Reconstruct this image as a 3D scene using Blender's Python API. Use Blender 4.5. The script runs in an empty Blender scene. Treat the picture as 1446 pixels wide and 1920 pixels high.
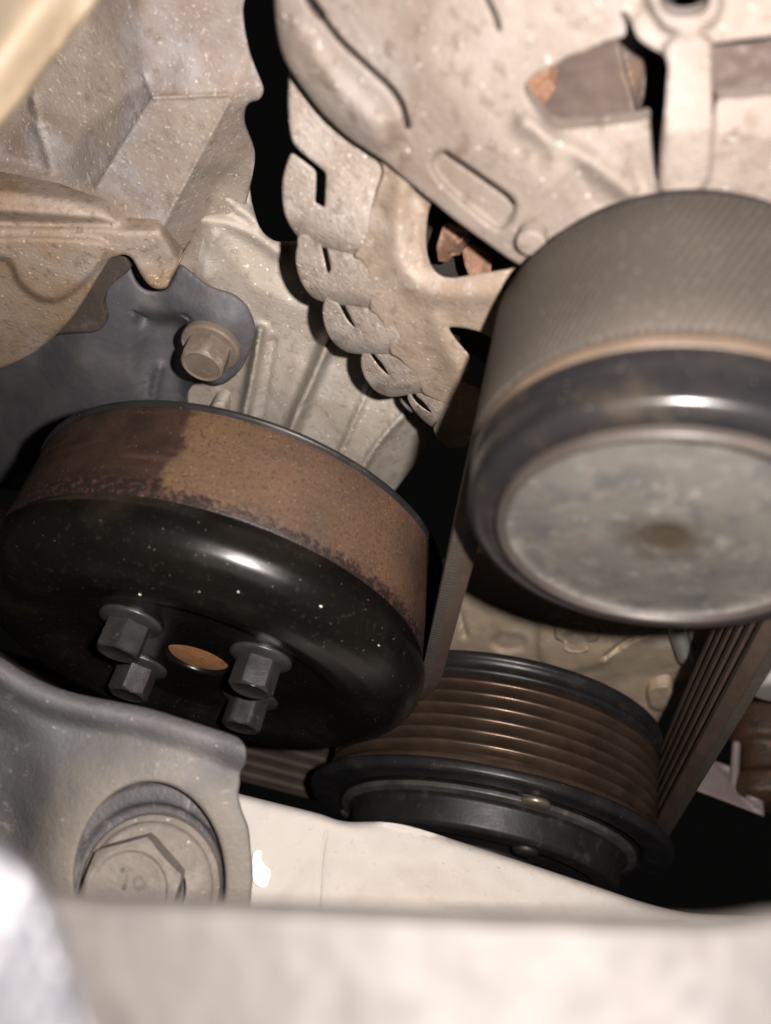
import bpy, math, random
import numpy as np
from mathutils import Matrix, Vector, noise
from mathutils.geometry import delaunay_2d_cdt

random.seed(4)
rng = np.random.default_rng(4)
scene = bpy.context.scene
C = scene.collection

# ------------------------------------------------------------------ camera, light, exposure
PW, PH, FPX = 1446.0, 1920.0, 1535.0          # photograph frame and focal length in its pixels
CAMPOS = np.array([0.0, 0.0, 0.6])            # metres; the camera looks along +Y
cam_d = bpy.data.cameras.new('camera'); cam = bpy.data.objects.new('camera', cam_d); C.objects.link(cam)
cam.location = CAMPOS; cam.rotation_euler = (math.radians(90), 0, 0)
cam_d.sensor_fit = 'HORIZONTAL'; cam_d.sensor_width = 36.0; cam_d.lens = 36.0 * FPX / PW
cam_d.clip_start = 0.002; cam_d.clip_end = 20
cam_d.dof.use_dof = True; cam_d.dof.focus_distance = 0.165; cam_d.dof.aperture_fstop = 20.0
scene.camera = cam

w = bpy.data.worlds.new('World'); scene.world = w; w.use_nodes = True
w.node_tree.nodes['Background'].inputs[0].default_value = (0.9, 0.85, 0.8, 1)
w.node_tree.nodes['Background'].inputs[1].default_value = 0.003

# the phone's flash, a small lamp just right of the lens
fl = bpy.data.lights.new('phone_flash', 'POINT'); fl.energy = 2.5; fl.shadow_soft_size = 0.0016
fl.color = (1.0, 0.905, 0.850)
flo = bpy.data.objects.new('phone_flash', fl); C.objects.link(flo)
flo.location = CAMPOS + np.array([0.0140, -0.002, 0.0035])

scene.view_settings.view_transform = 'Standard'; scene.view_settings.look = 'None'
scene.view_settings.exposure = 0.0; scene.view_settings.gamma = 1.0
scene.render.engine = 'CYCLES'

# ------------------------------------------------------------------ geometry of the place
# camera space in mm: x right, y down, z forward. Engine space: u right, v up, h along the pulley axes.
A = np.array([-0.21124451, 0.81306872, -0.54248964]); C0 = -74.47
E1 = np.array([0.96786695, 0.25146285, 0.0]); E2 = np.array([0.13641599, -0.5250578, -0.84006249])
def c2w(X):
    X = np.asarray(X, float)
    return np.stack([X[..., 0], X[..., 2], -X[..., 1]], -1) * 0.001 + CAMPOS
def eng(u, v, h):
    u, v, h = np.broadcast_arrays(np.asarray(u, float), np.asarray(v, float), np.asarray(h, float))
    return u[..., None] * E1 + v[..., None] * E2 + (C0 + h)[..., None] * A
def rays(px, py):
    px = np.asarray(px, float); py = np.asarray(py, float)
    return np.stack([(px - PW / 2) / FPX, (py - PH / 2) / FPX, np.ones_like(px)], -1)
def hit(px, py, h):                      # point seen at a pixel on the engine plane of height h
    r = rays(px, py)
    return r * ((C0 + np.asarray(h, float)) / (r @ A))[..., None]
def uv_of(px, py, h):
    X = hit(px, py, h); return X @ E1, X @ E2
def rotw(x, y, z):                       # world rotation from three camera-space axes
    M = np.stack([c2w(q) - CAMPOS for q in (x, y, z)], 1) * 1000
    return Matrix(M.tolist())
ENG_R = rotw(E1, E2, A)

# ------------------------------------------------------------------ object helpers
def thing(name, label, cat, origin, rot=None, group=None):
    o = bpy.data.objects.new(name, None); C.objects.link(o); o.empty_display_size = 0.01
    M = (rot.to_4x4() if rot else Matrix.Identity(4)); M.translation = Vector(c2w(origin).tolist())
    o.matrix_world = M
    o['label'] = label; o['category'] = cat
    if group: o['group'] = group
    return o
def mesh_obj(name, V, faces, m, parent=None, smooth=True, sharp=None, uv=None):
    """V: camera-space mm. Child of parent, or a top-level mesh with its origin at its middle."""
    Wd = c2w(V)
    if parent is not None:
        Mi = np.array(parent.matrix_world.inverted())
        L = Wd @ Mi[:3, :3].T + Mi[:3, 3]
    else:
        org = (Wd.min(0) + Wd.max(0)) / 2; L = Wd - org
    me = bpy.data.meshes.new(name)
    me.from_pydata(L.tolist(), [], [list(map(int, f)) for f in faces]); me.update()
    if smooth: me.polygons.foreach_set('use_smooth', [True] * len(me.polygons))
    if smooth and sharp is not None: me.set_sharp_from_angle(angle=math.radians(sharp))
    if uv is not None:
        ul = me.uv_layers.new(name='uv')
        idx = np.empty(len(me.loops), int); me.loops.foreach_get('vertex_index', idx)
        ul.data.foreach_set('uv', np.asarray(uv)[idx].astype(float).ravel())
    me.materials.append(m)
    o = bpy.data.objects.new(name, me); C.objects.link(o)
    if parent is not None: o.parent = parent
    else: o.location = org
    return o
def tag(o, label, cat, group=None, kind=None):
    o['label'] = label; o['category'] = cat
    if group: o['group'] = group
    if kind: o['kind'] = kind
    return o
def child_of_part(o, part):              # deepen by one level: parts carry no transform of their own
    o.parent = part; return o

def frame_pts(F, P):                     # F = (origin, x, y, z) camera-space; P = Nx3 local mm
    P = np.asarray(P, float)
    return F[0] + P[:, :1] * F[1] + P[:, 1:2] * F[2] + P[:, 2:3] * F[3]
def engF(u, v, h=0): return (eng(u, v, h), E1, E2, A)
def camF(px, py, z, n):
    n = np.asarray(n, float); n /= np.linalg.norm(n)
    x = np.cross([0, -1.0, 0], n); x /= np.linalg.norm(x); y = np.cross(n, x)
    return (rays(px, py) * z, x, y, n)
def lathe(F, prof, n=96, wob=0.0):       # prof [(r, h)]
    P = []; faces = []; k = len(prof)
    ang = np.linspace(0, 2 * math.pi, n, endpoint=False)
    for (r, h) in prof:
        for t in ang: P.append((r * math.cos(t), r * math.sin(t), h + (wob * math.sin(5 * t + r) if wob else 0)))
    for i in range(k - 1):
        for j in range(n):
            j2 = (j + 1) % n
            faces.append((i * n + j, i * n + j2, (i + 1) * n + j2, (i + 1) * n + j))
    return frame_pts(F, P), faces
def rnd_prof(pts, r, seg=5):             # fillet a profile's inner corners
    out = [pts[0]]
    for i in range(1, len(pts) - 1):
        p0, p1, p2 = map(np.array, (pts[i - 1], pts[i], pts[i + 1]))
        d0 = p0 - p1; d2 = p2 - p1; l0 = np.linalg.norm(d0); l2 = np.linalg.norm(d2)
        rr = min(r, l0 * .45, l2 * .45)
        if rr < 1e-4: out.append(tuple(p1)); continue
        q0 = p1 + d0 / l0 * rr; q2 = p1 + d2 / l2 * rr
        for t in np.linspace(0, 1, seg): out.append(tuple((1 - t) ** 2 * q0 + 2 * t * (1 - t) * p1 + t * t * q2))
    out.append(pts[-1]); return out
def hexhead(F, rc, h0, h1, rot=0.0, cham=0.9, dish=0.0, seg=6):
    """hexagonal prism with the usual chamfered end, each flat subdivided for the chamfer curve"""
    n = 48; ang = np.linspace(0, 2 * math.pi, n, endpoint=False)
    ri = rc * math.cos(math.pi / 6)
    def rad(t):
        q = ((t - rot) % (math.pi / 3)) - math.pi / 6
        return min(ri / math.cos(q), rc * .985)
    P = []; rows = []
    for h, kind in ((h0, 0), (h1 - cham, 1), (h1 - cham * .3, 2), (h1, 3), (h1, 4), (h1 - dish, 5)):
        row = []
        for t in ang:
            r = rad(t); drop = cham * (r - ri) / (rc - ri + 1e-9)
            if kind == 0: q = (r, h)
            elif kind == 1: q = (r, h1 - .25 * cham - drop * .9)
            elif kind == 2: q = (r - .12 * rc * .5, h1 - .12 * cham - drop * .35)
            elif kind == 3: q = (ri * .93, h1)
            elif kind == 4: q = (ri * .86, h1)
            else: q = (ri * .8, h1 - dish)
            row.append(len(P)); P.append((q[0] * math.cos(t), q[0] * math.sin(t), q[1]))
        rows.append(row)
    c = len(P); P.append((0, 0, h1 - dish))
    faces = []
    for a_, b_ in zip(rows[:-1], rows[1:]):
        for j in range(n): faces.append((a_[j], a_[(j + 1) % n], b_[(j + 1) % n], b_[j]))
    for j in range(n): faces.append((rows[-1][j], rows[-1][(j + 1) % n], c))
    return frame_pts(F, P), faces

# ------------------------------------------------------------------ cast shapes from outlines
def spline(pts, step=5.0, closed=True, sharp=False):
    P = [np.array(p, float) for p in pts]; n = len(P); out = []
    rngi = range(n if closed else n - 1)
    for i in rngi:
        p1 = P[i]; p2 = P[(i + 1) % n]
        p0 = P[(i - 1) % n] if (closed or i > 0) else p1
        p3 = P[(i + 2) % n] if (closed or i + 2 < n) else p2
        L = np.linalg.norm(p2 - p1); k = max(1, int(round(L / step)))
        for j in range(k):
            t = j / k
            if sharp: out.append(p1 + (p2 - p1) * t); continue
            # centripetal-ish: damp tangents to local length
            m1 = (p2 - p0) * .5; m2 = (p3 - p1) * .5
            m1 *= min(1, L / (np.linalg.norm(m1) + 1e-9)); m2 *= min(1, L / (np.linalg.norm(m2) + 1e-9))
            t2, t3 = t * t, t * t * t
            out.append((2 * t3 - 3 * t2 + 1) * p1 + (t3 - 2 * t2 + t) * m1 + (-2 * t3 + 3 * t2) * p2 + (t3 - t2) * m2)
    if not closed: out.append(P[-1])
    return np.array(out)
def inside(Q, poly):
    x, y = Q[:, 0], Q[:, 1]; res = np.zeros(len(Q), bool); n = len(poly)
    for i in range(n):
        x1, y1 = poly[i]; x2, y2 = poly[(i + 1) % n]
        if y1 == y2: continue
        cond = ((y1 > y) != (y2 > y)) & (x < (x2 - x1) * (y - y1) / (y2 - y1) + x1)
        res ^= cond
    return res
def dist_poly(Q, poly, closed=True):
    D = np.full(len(Q), 1e9); n = len(poly)
    for i in range(n if closed else n - 1):
        a_ = poly[i]; b_ = poly[(i + 1) % n]; ab = b_ - a_; L = ab @ ab
        if L < 1e-9: continue
        t = np.clip(((Q - a_) @ ab) / L, 0, 1)
        D = np.minimum(D, np.linalg.norm(Q - (a_ + t[:, None] * ab), axis=1))
    return D
def tin_eval(ctrl, Q):
    cp = np.array(ctrl, float)
    if len(cp) == 1: return np.full(len(Q), cp[0, 2])
    r = delaunay_2d_cdt([Vector((p[0], p[1])) for p in cp], [], [], 0, 1e-4)
    vs = np.array([tuple(v) for v in r[0]]); vals = np.array([cp[o[0], 2] if o else 0 for o in r[3]])
    out = np.full(len(Q), np.nan)
    for f in r[2]:
        a_, b_, c_ = vs[f[0]], vs[f[1]], vs[f[2]]
        den = (b_[1] - c_[1]) * (a_[0] - c_[0]) + (c_[0] - b_[0]) * (a_[1] - c_[1])
        if abs(den) < 1e-9: continue
        w0 = ((b_[1] - c_[1]) * (Q[:, 0] - c_[0]) + (c_[0] - b_[0]) * (Q[:, 1] - c_[1])) / den
        w1 = ((c_[1] - a_[1]) * (Q[:, 0] - c_[0]) + (a_[0] - c_[0]) * (Q[:, 1] - c_[1])) / den
        w2 = 1 - w0 - w1; m_ = (w0 >= -1e-6) & (w1 >= -1e-6) & (w2 >= -1e-6)
        out[m_] = w0[m_] * vals[f[0]] + w1[m_] * vals[f[1]] + w2[m_] * vals[f[2]]
    bad = np.isnan(out)
    if bad.any():
        d = np.linalg.norm(Q[bad][:, None] - cp[None, :, :2], axis=2) ** -3.0
        out[bad] = (d * cp[:, 2]).sum(1) / d.sum(1)
    return out
def relief(name, m, parent, outline, ctrl=None, hfun=None, mode='h', holes=(), regions=(), strokes=(), step=6.0,
           rim=8.0, rimamp=None, thick=6.0, smooth=0, rough=0.12, rscale=26.0, skirt=None, sharp=False, seed=0):
    """A cast body: outline and holes are what its front edge runs along, heights are mm along the pulley axis
    (mode h) or mm of distance (mode z); regions / strokes raise or sink areas and lines; the rim is rounded over
    and a wall of `thick` mm goes back from it."""
    loops = [spline(outline, step, sharp=sharp)] + [spline(h, step * .8, sharp=sharp) for h in holes]
    pts = [q for L in loops for q in L]; edges = []; s = 0
    for L in loops:
        n = len(L); edges += [(s + i, s + (i + 1) % n) for i in range(n)]; s += n
    nb = s
    lo = loops[0].min(0); hi = loops[0].max(0); cand = []
    gy = np.arange(lo[1], hi[1], step * .866)
    for i, y in enumerate(gy):
        xs = np.arange(lo[0] + (step / 2 if i % 2 else 0), hi[0], step); cand.append(np.stack([xs, np.full_like(xs, y)], 1))
    cand = np.concatenate(cand); cand += rng.uniform(-.12, .12, cand.shape) * step
    extra = []
    for L in loops:                                   # rings just inside the rim
        nx = np.roll(L, -1, 0) - np.roll(L, 1, 0); nx /= np.linalg.norm(nx, axis=1)[:, None] + 1e-9
        nm = np.stack([-nx[:, 1], nx[:, 0]], 1)
        for d in (.12, .35, .7):
            for sg in (1, -1): extra.append((L + nm * d * rim * sg, d * rim * .9))
    for (poly, amp, wd) in strokes:
        L = spline(poly, min(step, 4), closed=False)
        nx = np.gradient(L, axis=0); nx /= np.linalg.norm(nx, axis=1)[:, None] + 1e-9
        nm = np.stack([-nx[:, 1], nx[:, 0]], 1)
        if wd < step * 2.5:
            for d in (0, -.6, .6, -1.2, 1.2, 2, -2): extra.append((L + nm * d * wd, 1.0))
    for (poly, amp, wd) in regions:
        if wd < step * 1.5:
            L = spline(poly, min(step, 4)); nx = np.roll(L, -1, 0) - np.roll(L, 1, 0); nx /= np.linalg.norm(nx, axis=1)[:, None] + 1e-9
            nm = np.stack([-nx[:, 1], nx[:, 0]], 1)
            for d in (-.55, -.2, .2, .55): extra.append((L + nm * d * wd, 1.0))
    ex = []
    for E_, dmin in extra:
        ok = inside(E_, loops[0])
        for h in loops[1:]: ok &= ~inside(E_, h)
        E_ = E_[ok]
        if len(E_):
            D = np.min([dist_poly(E_, L) for L in loops], 0); ex.append(E_[D > dmin * .95])
    ok = inside(cand, loops[0])
    for h in loops[1:]: ok &= ~inside(cand, h)
    cand = cand[ok]
    D = np.min([dist_poly(cand, L) for L in loops], 0); cand = cand[D > min(rim, step) * .8]
    ex = np.concatenate(ex) if ex else np.zeros((0, 2))
    allp = np.concatenate([np.array(pts), ex, cand])
    r = delaunay_2d_cdt([Vector(p) for p in allp.tolist()], edges, [], 0, 1e-3)
    Q = np.array([tuple(v) for v in r[0]]); T = np.array([f for f in r[2] if len(f) == 3])
    cen = Q[T].mean(1); ok = inside(cen, loops[0])
    for h in loops[1:]: ok &= ~inside(cen, h)
    T = T[ok]
    # heights
    H = hfun(Q) if hfun else tin_eval(ctrl, Q)
    if smooth:
        Ed = np.concatenate([T[:, [0, 1]], T[:, [1, 2]], T[:, [2, 0]]]); cnt = np.zeros(len(Q))
        np.add.at(cnt, Ed[:, 0], 1); np.add.at(cnt, Ed[:, 1], 1); cnt[cnt == 0] = 1
        for _ in range(smooth):
            acc = np.zeros(len(Q)); np.add.at(acc, Ed[:, 0], H[Ed[:, 1]]); np.add.at(acc, Ed[:, 1], H[Ed[:, 0]])
            H = H * .4 + .6 * acc / cnt
    for (poly, amp, wd) in regions:
        P = spline(poly, 5); sd = dist_poly(Q, P) * np.where(inside(Q, P), 1, -1)
        t = np.clip(sd / wd + .5, 0, 1); H = H + amp * t * t * (3 - 2 * t)
    for (poly, amp, wd) in strokes:
        P = spline(poly, 5, closed=False); d = dist_poly(Q, P, False); H = H + amp * np.exp(-(d / wd) ** 2)
    if rough:
        H = H + np.array([noise.fractal(Vector((q[0] / rscale, q[1] / rscale, seed * 7.3)), 1.0, 2.0, 3) for q in Q]) * rough
    D = np.min([dist_poly(Q, L) for L in loops], 0)
    zc = (np.linalg.norm(hit(Q[:1, 0], Q[:1, 1], H[:1])) if mode == 'h' else H[0]); mmpx = abs(zc) / FPX
    ra = rim * mmpx if rimamp is None else rimamp
    t = np.clip(1 - D / rim, 0, 1); H = H + (ra * (np.sqrt(1 - t * t * .995) - 1) if mode == 'h' else 0)
    if mode == 'h': V = hit(Q[:, 0], Q[:, 1], H); back = -A if skirt is None else (None if skirt == 'ray' else np.asarray(skirt, float))
    else:
        Z = H + ra * (1 - np.sqrt(1 - t * t * .995)); V = rays(Q[:, 0], Q[:, 1]) * Z[:, None]
        back = None if skirt is None else np.asarray(skirt, float)
    # wall from every boundary edge
    e = np.concatenate([T[:, [0, 1]], T[:, [1, 2]], T[:, [2, 0]]]); key = {tuple(x) for x in e.tolist()}
    bd = [x for x in e.tolist() if (x[1], x[0]) not in key]
    bv = sorted({i for x in bd for i in x}); mp = {i: len(V) + k for k, i in enumerate(bv)}; mp2 = {i: len(V) + len(bv) + k for k, i in enumerate(bv)}
    if back is None: back = V[bv] / np.linalg.norm(V[bv], axis=1)[:, None] + np.array([0, 0, .0])
    V2 = V[bv] + back * .15; V3 = V[bv] + back * thick
    V = np.concatenate([V, V2, V3])
    F = T.tolist() + [(a_, mp[a_], mp[b_], b_) for a_, b_ in bd] + [(mp[a_], mp2[a_], mp2[b_], mp[b_]) for a_, b_ in bd]
    # outward: most front faces should look at the camera
    fn = np.cross(V[T[:, 1]] - V[T[:, 0]], V[T[:, 2]] - V[T[:, 0]]); s_ = (fn * V[T[:, 0]]).sum()
    if s_ > 0: F = [tuple(reversed(f)) for f in F]
    return mesh_obj(name, V, F, m, parent)

# ------------------------------------------------------------------ materials
def nt_new(name):
    m = bpy.data.materials.new(name); m.use_nodes = True; nt = m.node_tree
    return m, nt, nt.nodes['Principled BSDF']
def col(c): return (c[0], c[1], c[2], 1)
def surf(name, c1, c2, scale=150, rough=.6, rough2=None, metal=0.0, layers=(), bump=.25, bscale=900, bdist=.0004, spec=.5,
         stretch=(1, 1, 1), coat=0.0, bump2=None, k=1.0, spots=()):
    """layers: (colour, noise scale, lo, hi, amount[, stretch][, kind]) laid over the base one after another"""
    kk = lambda c: (c[0] * k, c[1] * k, c[2] * k)
    c1 = kk(c1); c2 = kk(c2); layers = [(kk(l[0]),) + tuple(l[1:]) for l in layers]
    m, nt, b = nt_new(name); N = nt.nodes; L = nt.links
    tc = N.new('ShaderNodeTexCoord')
    def coords(st):
        mp = N.new('ShaderNodeMapping'); mp.inputs['Scale'].default_value = st; L.new(tc.outputs['Object'], mp.inputs[0]); return mp.outputs[0]
    def nz(sc, st=(1, 1, 1), det=6, ro=.6):
        n = N.new('ShaderNodeTexNoise'); n.inputs['Scale'].default_value = sc; n.inputs['Detail'].default_value = det
        n.inputs['Roughness'].default_value = ro; L.new(coords(st), n.inputs['Vector']); return n.outputs['Fac']
    def ramp(fac, lo, hi):
        r = N.new('ShaderNodeMapRange'); r.inputs[1].default_value = lo; r.inputs[2].default_value = hi; r.interpolation_type = 'SMOOTHSTEP'
        L.new(fac, r.inputs[0]); return r.outputs[0]
    def mix(fac, a_, b_):
        x = N.new('ShaderNodeMix'); x.data_type = 'RGBA'; L.new(fac, x.inputs[0])
        if isinstance(a_, tuple): x.inputs[6].default_value = col(a_)
        else: L.new(a_, x.inputs[6])
        x.inputs[7].default_value = col(b_); return x.outputs[2]
    c = mix(ramp(nz(scale, stretch), .32, .68), c1, c2)
    for i, ly in enumerate(layers):
        cc, sc, lo, hi, am = ly[:5]; st = ly[5] if len(ly) > 5 else (1, 1, 1); kd = ly[6] if len(ly) > 6 else 'noise'
        if kd == 'cell':
            v = N.new('ShaderNodeTexVoronoi'); v.inputs['Scale'].default_value = sc; L.new(coords(st), v.inputs['Vector'])
            rr = N.new('ShaderNodeMapRange'); rr.inputs[1].default_value = lo; rr.inputs[2].default_value = hi
            rr.inputs[3].default_value = 1; rr.inputs[4].default_value = 0; L.new(v.outputs['Distance'], rr.inputs[0])
            sp = N.new('ShaderNodeSeparateColor'); L.new(v.outputs['Color'], sp.inputs[0])
            fac = N.new('ShaderNodeMath'); fac.operation = 'MULTIPLY'; L.new(rr.outputs[0], fac.inputs[0])
            th = N.new('ShaderNodeMath'); th.operation = 'GREATER_THAN'; L.new(sp.outputs[0], th.inputs[0]); th.inputs[1].default_value = .55
            L.new(th.outputs[0], fac.inputs[1]); f0 = fac.outputs[0]
        else: f0 = ramp(nz(sc, st), lo, hi)
        ml = N.new('ShaderNodeMath'); ml.operation = 'MULTIPLY'; L.new(f0, ml.inputs[0]); ml.inputs[1].default_value = am
        c = mix(ml.outputs[0], c, cc)
    for (cc, ctr, r0, r1, am) in spots:          # dust or stain lying round one place
        sb = N.new('ShaderNodeVectorMath'); sb.operation = 'DISTANCE'; L.new(tc.outputs['Object'], sb.inputs[0]); sb.inputs[1].default_value = tuple(ctr)
        ad = N.new('ShaderNodeMath'); ad.operation = 'MULTIPLY_ADD'; L.new(nz(140), ad.inputs[0]); ad.inputs[1].default_value = (r1 - r0) * 1.2; L.new(sb.outputs['Value'], ad.inputs[2])
        rr = N.new('ShaderNodeMapRange'); rr.inputs[1].default_value = r0 + (r1 - r0) * .6; rr.inputs[2].default_value = r1 + (r1 - r0) * .6; rr.inputs[3].default_value = am; rr.inputs[4].default_value = 0; rr.interpolation_type = 'SMOOTHSTEP'
        L.new(ad.outputs[0], rr.inputs[0]); c = mix(rr.outputs[0], c, kk(cc))
    L.new(c, b.inputs['Base Color'])
    b.inputs['Metallic'].default_value = metal; b.inputs['Specular IOR Level'].default_value = spec
    if rough2 is not None:
        r = N.new('ShaderNodeMapRange'); r.inputs[1].default_value = .35; r.inputs[2].default_value = .65
        r.inputs[3].default_value = rough; r.inputs[4].default_value = rough2; L.new(nz(scale * 1.7), r.inputs[0]); L.new(r.outputs[0], b.inputs['Roughness'])
    else: b.inputs['Roughness'].default_value = rough
    if coat: b.inputs['Coat Weight'].default_value = coat; b.inputs['Coat Roughness'].default_value = .15
    if bump:
        bp = N.new('ShaderNodeBump'); bp.inputs['Strength'].default_value = bump; bp.inputs['Distance'].default_value = bdist
        L.new(nz(bscale, det=4, ro=.7), bp.inputs['Height']); L.new(bp.outputs[0], b.inputs['Normal'])
        if bump2:
            b2 = N.new('ShaderNodeBump'); b2.inputs['Strength'].default_value = bump2[0]; b2.inputs['Distance'].default_value = bump2[2]
            L.new(nz(bump2[1], det=3), b2.inputs['Height']); L.new(bp.outputs[0], b2.inputs['Normal']); L.new(b2.outputs[0], b.inputs['Normal'])
    m['helpers'] = 1
    return m

M = {}
M['alt'] = surf('dusty_cast_aluminium', (.43, .372, .328), (.34, .28, .235), 60, .55, .75, spec=.3, layers=[
    ((.52, .48, .455), 45, .48, .68, .75), ((.25, .185, .135), 30, .50, .66, .7), ((.20, .145, .105), 330, .53, .66, .6), ((.92, .87, .82), 1000, .64, .69, .85), ((.12, .085, .065), 900, .66, .72, .6)],
    bump=.7, bscale=1300, bdist=.0003, bump2=(.1, 180, .0004), k=.42)
M['finger'] = surf('sandy_cast_aluminium', (.40, .35, .305), (.32, .27, .225), 110, .6, .8, spec=.3, layers=[
    ((.50, .46, .435), 60, .5, .7, .75), ((.20, .15, .11), 480, .52, .66, .6), ((.95, .88, .80), 1400, .625, .67, .85), ((.14, .10, .08), 1100, .62, .69, .6)],
    bump=.9, bscale=1500, bdist=.0004, bump2=(.1, 320, .0004), k=.8)
M['ring'] = surf('brown_dusted_aluminium', (.37, .30, .235), (.285, .22, .165), 70, .6, .8, spec=.3, layers=[
    ((.47, .42, .375), 60, .50, .68, .75), ((.18, .125, .085), 420, .53, .68, .55), ((.85, .77, .68), 1400, .635, .68, .8)], bump=.8, bscale=1500, bdist=.0003, bump2=(.1, 220, .0004), k=.74)
M['casting'] = surf('weathered_engine_casting', (.245, .21, .175), (.195, .162, .138), 70, .6, .8, spec=.3, layers=[
    ((.165, .115, .092), 32, .52, .70, .55), ((.30, .31, .33), 45, .52, .7, .6), ((.12, .095, .075), 420, .53, .68, .5), ((.46, .42, .38), 620, .60, .68, .55, (1.8, 1.8, .5)), ((.62, .57, .52), 1500, .63, .69, .7), ((.07, .055, .045), 900, .71, .76, .6)],
    bump=.7, bscale=1500, bdist=.0003, k=1.2)
M['flange'] = surf('tan_stained_casting', (.29, .23, .175), (.25, .185, .125), 50, .65, .8, spec=.25, layers=[
    ((.27, .18, .10), 26, .50, .68, .65), ((.36, .31, .275), 34, .50, .66, .75), ((.12, .08, .055), 480, .53, .68, .55), ((.07, .05, .04), 900, .64, .71, .5), ((.70, .63, .55), 1200, .63, .69, .75)],
    bump=.7, bscale=1400, bdist=.0003, bump2=(.1, 220, .0004), k=1.0)
M['block'] = surf('grey_engine_block', (.34, .31, .275), (.265, .235, .195), 60, .6, .8, spec=.3, layers=[
    ((.46, .445, .43), 60, .5, .7, .7, (1, 1, .4)), ((.21, .165, .115), 38, .56, .72, .5), ((.16, .13, .10), 420, .53, .68, .5), ((.09, .07, .05), 500, .70, .745, .7), ((.75, .71, .67), 1100, .63, .69, .75)],
    bump=.75, bscale=1400, bdist=.0003, bump2=(.1, 260, .0004), k=1.4)
M['plastic'] = surf('dusty_grey_plastic', (.080, .083, .095), (.115, .112, .115), 60, .55, .7, spec=.35, layers=[
    ((.15, .14, .132), 40, .5, .7, .6), ((.060, .064, .078), 28, .50, .68, .7), ((.17, .16, .15), 500, .58, .72, .35), ((.34, .31, .28), 1100, .66, .72, .5)], bump=.5, bscale=1300, bdist=.0003, bump2=(.2, 200, .0005), k=1.3)
M['bolt_dusty'] = surf('dusty_steel_bolt', (.20, .16, .13), (.15, .115, .09), 200, .5, .65, layers=[((.34, .29, .25), 300, .55, .7, .6), ((.6, .55, .5), 1500, .68, .73, .5)], bump=.3, bscale=1800, bdist=.0002, k=.82)
M['black_paint'] = surf('black_gloss_paint', (.0030, .0027, .0024), (.0048, .0042, .0034), 70, .26, .33, spec=.32, layers=[
    ((.024, .020, .013), 60, .50, .75, .4), ((.03, .026, .02), 900, .58, .7, .35), ((.4, .36, .3), 800, .02, .075, .8, (1, 1, 1), 'cell'), ((.2, .17, .14), 2300, .02, .09, .6, (1, 1, 1), 'cell')], bump=.05, bscale=600, bdist=.0002)
M['black_bolt'] = surf('black_oxide_bolt', (.016, .0155, .0155), (.026, .025, .024), 300, .34, .46, spec=.5, layers=[((.14, .13, .12), 500, .6, .75, .35)], bump=.25, bscale=1800, bdist=.00015)
M['copper'] = surf('rust_orange_steel', (.30, .145, .06), (.22, .10, .04), 300, .55, .7, layers=[((.12, .06, .03), 500, .58, .7, .6)], bump=.4, bscale=1500, bdist=.0002)
M['rubber_black'] = surf('black_steel_flange', (.010, .010, .011), (.016, .0155, .0165), 120, .33, .45, spec=.35, layers=[((.05, .045, .04), 200, .55, .75, .35), ((.35, .32, .28), 1100, .03, .10, .7, (1, 1, 1), 'cell')], bump=.1, bscale=900, bdist=.0002)
M['alt_black'] = surf('satin_black_pulley_flange', (.008, .0078, .009), (.013, .012, .0115), 120, .22, .3, spec=.4, layers=[((.032, .026, .020), 120, .52, .72, .6), ((.2, .19, .17), 900, .03, .10, .7, (1, 1, 1), 'cell')], bump=.08, bscale=900, bdist=.0002)
M['alt_ring'] = surf('dusty_brown_lip', (.17, .125, .09), (.12, .085, .06), 150, .5, layers=[((.25, .2, .16), 300, .55, .7, .5)], bump=.2, bscale=1200, bdist=.0002, spec=.3, k=.45)
M['cap_lip'] = surf('dusty_cap_lip', (.16, .135, .12), (.12, .10, .09), 150, .45, layers=[((.24, .21, .18), 300, .55, .7, .5)], bump=.2, bscale=1200, bdist=.0002, spec=.25, k=.22)
M['belt_back'] = None
M['ac_grooves'] = surf('brown_dusted_pulley_steel', (.145, .100, .072), (.085, .058, .042), 90, .26, .36, metal=.7, spec=.5, layers=[((.13, .10, .08), 60, .5, .72, .5)], bump=.05, bscale=1200, bdist=.0001)
M['ac_dark'] = surf('dark_clutch_steel', (.010, .010, .0102), (.015, .0147, .0144), 150, .42, .55, spec=.4, layers=[((.06, .056, .052), 220, .55, .7, .4)], bump=.25, bscale=1200, bdist=.0002)
M['brass'] = surf('dull_brass_rivet', (.20, .175, .13), (.15, .13, .095), 300, .35, metal=.6, bump=.1)
_bl = (c2w(rays(281, 1652) * 130.0) - c2w(rays(230, 1500) * 128.0))
M['bracket'] = surf('dusty_dark_bracket', (.085, .086, .092), (.066, .064, .066), 55, .55, .68, spec=.32, layers=[
    ((.050, .053, .062), 30, .5, .66, .75), ((.13, .12, .11), 26, .54, .7, .6), ((.24, .22, .19), 200, .60, .72, .5, (1, 1, 2.2)), ((.45, .42, .38), 1000, .66, .72, .6)],
    bump=.6, bscale=1100, bdist=.0004, bump2=(.12, 170, .0005), k=1.1, spots=[((.16, .142, .115), _bl, .013, .026, .7)])
M['bracket_tan'] = surf('tan_dusted_bracket', (.235, .20, .155), (.19, .165, .135), 45, .55, .68, layers=[((.14, .14, .15), 30, .52, .7, .6), ((.45, .4, .34), 1100, .68, .73, .5)], bump=.25, bscale=1200, bdist=.0002)
M['recess'] = surf('scuffed_dark_recess', (.050, .050, .054), (.075, .072, .072), 130, .55, spec=.3, layers=[((.19, .18, .175), 260, .54, .70, .6, (2.5, 1, .6)), ((.012, .012, .012), 240, .56, .7, .7)], bump=.7, bscale=900, bdist=.0004)
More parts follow.
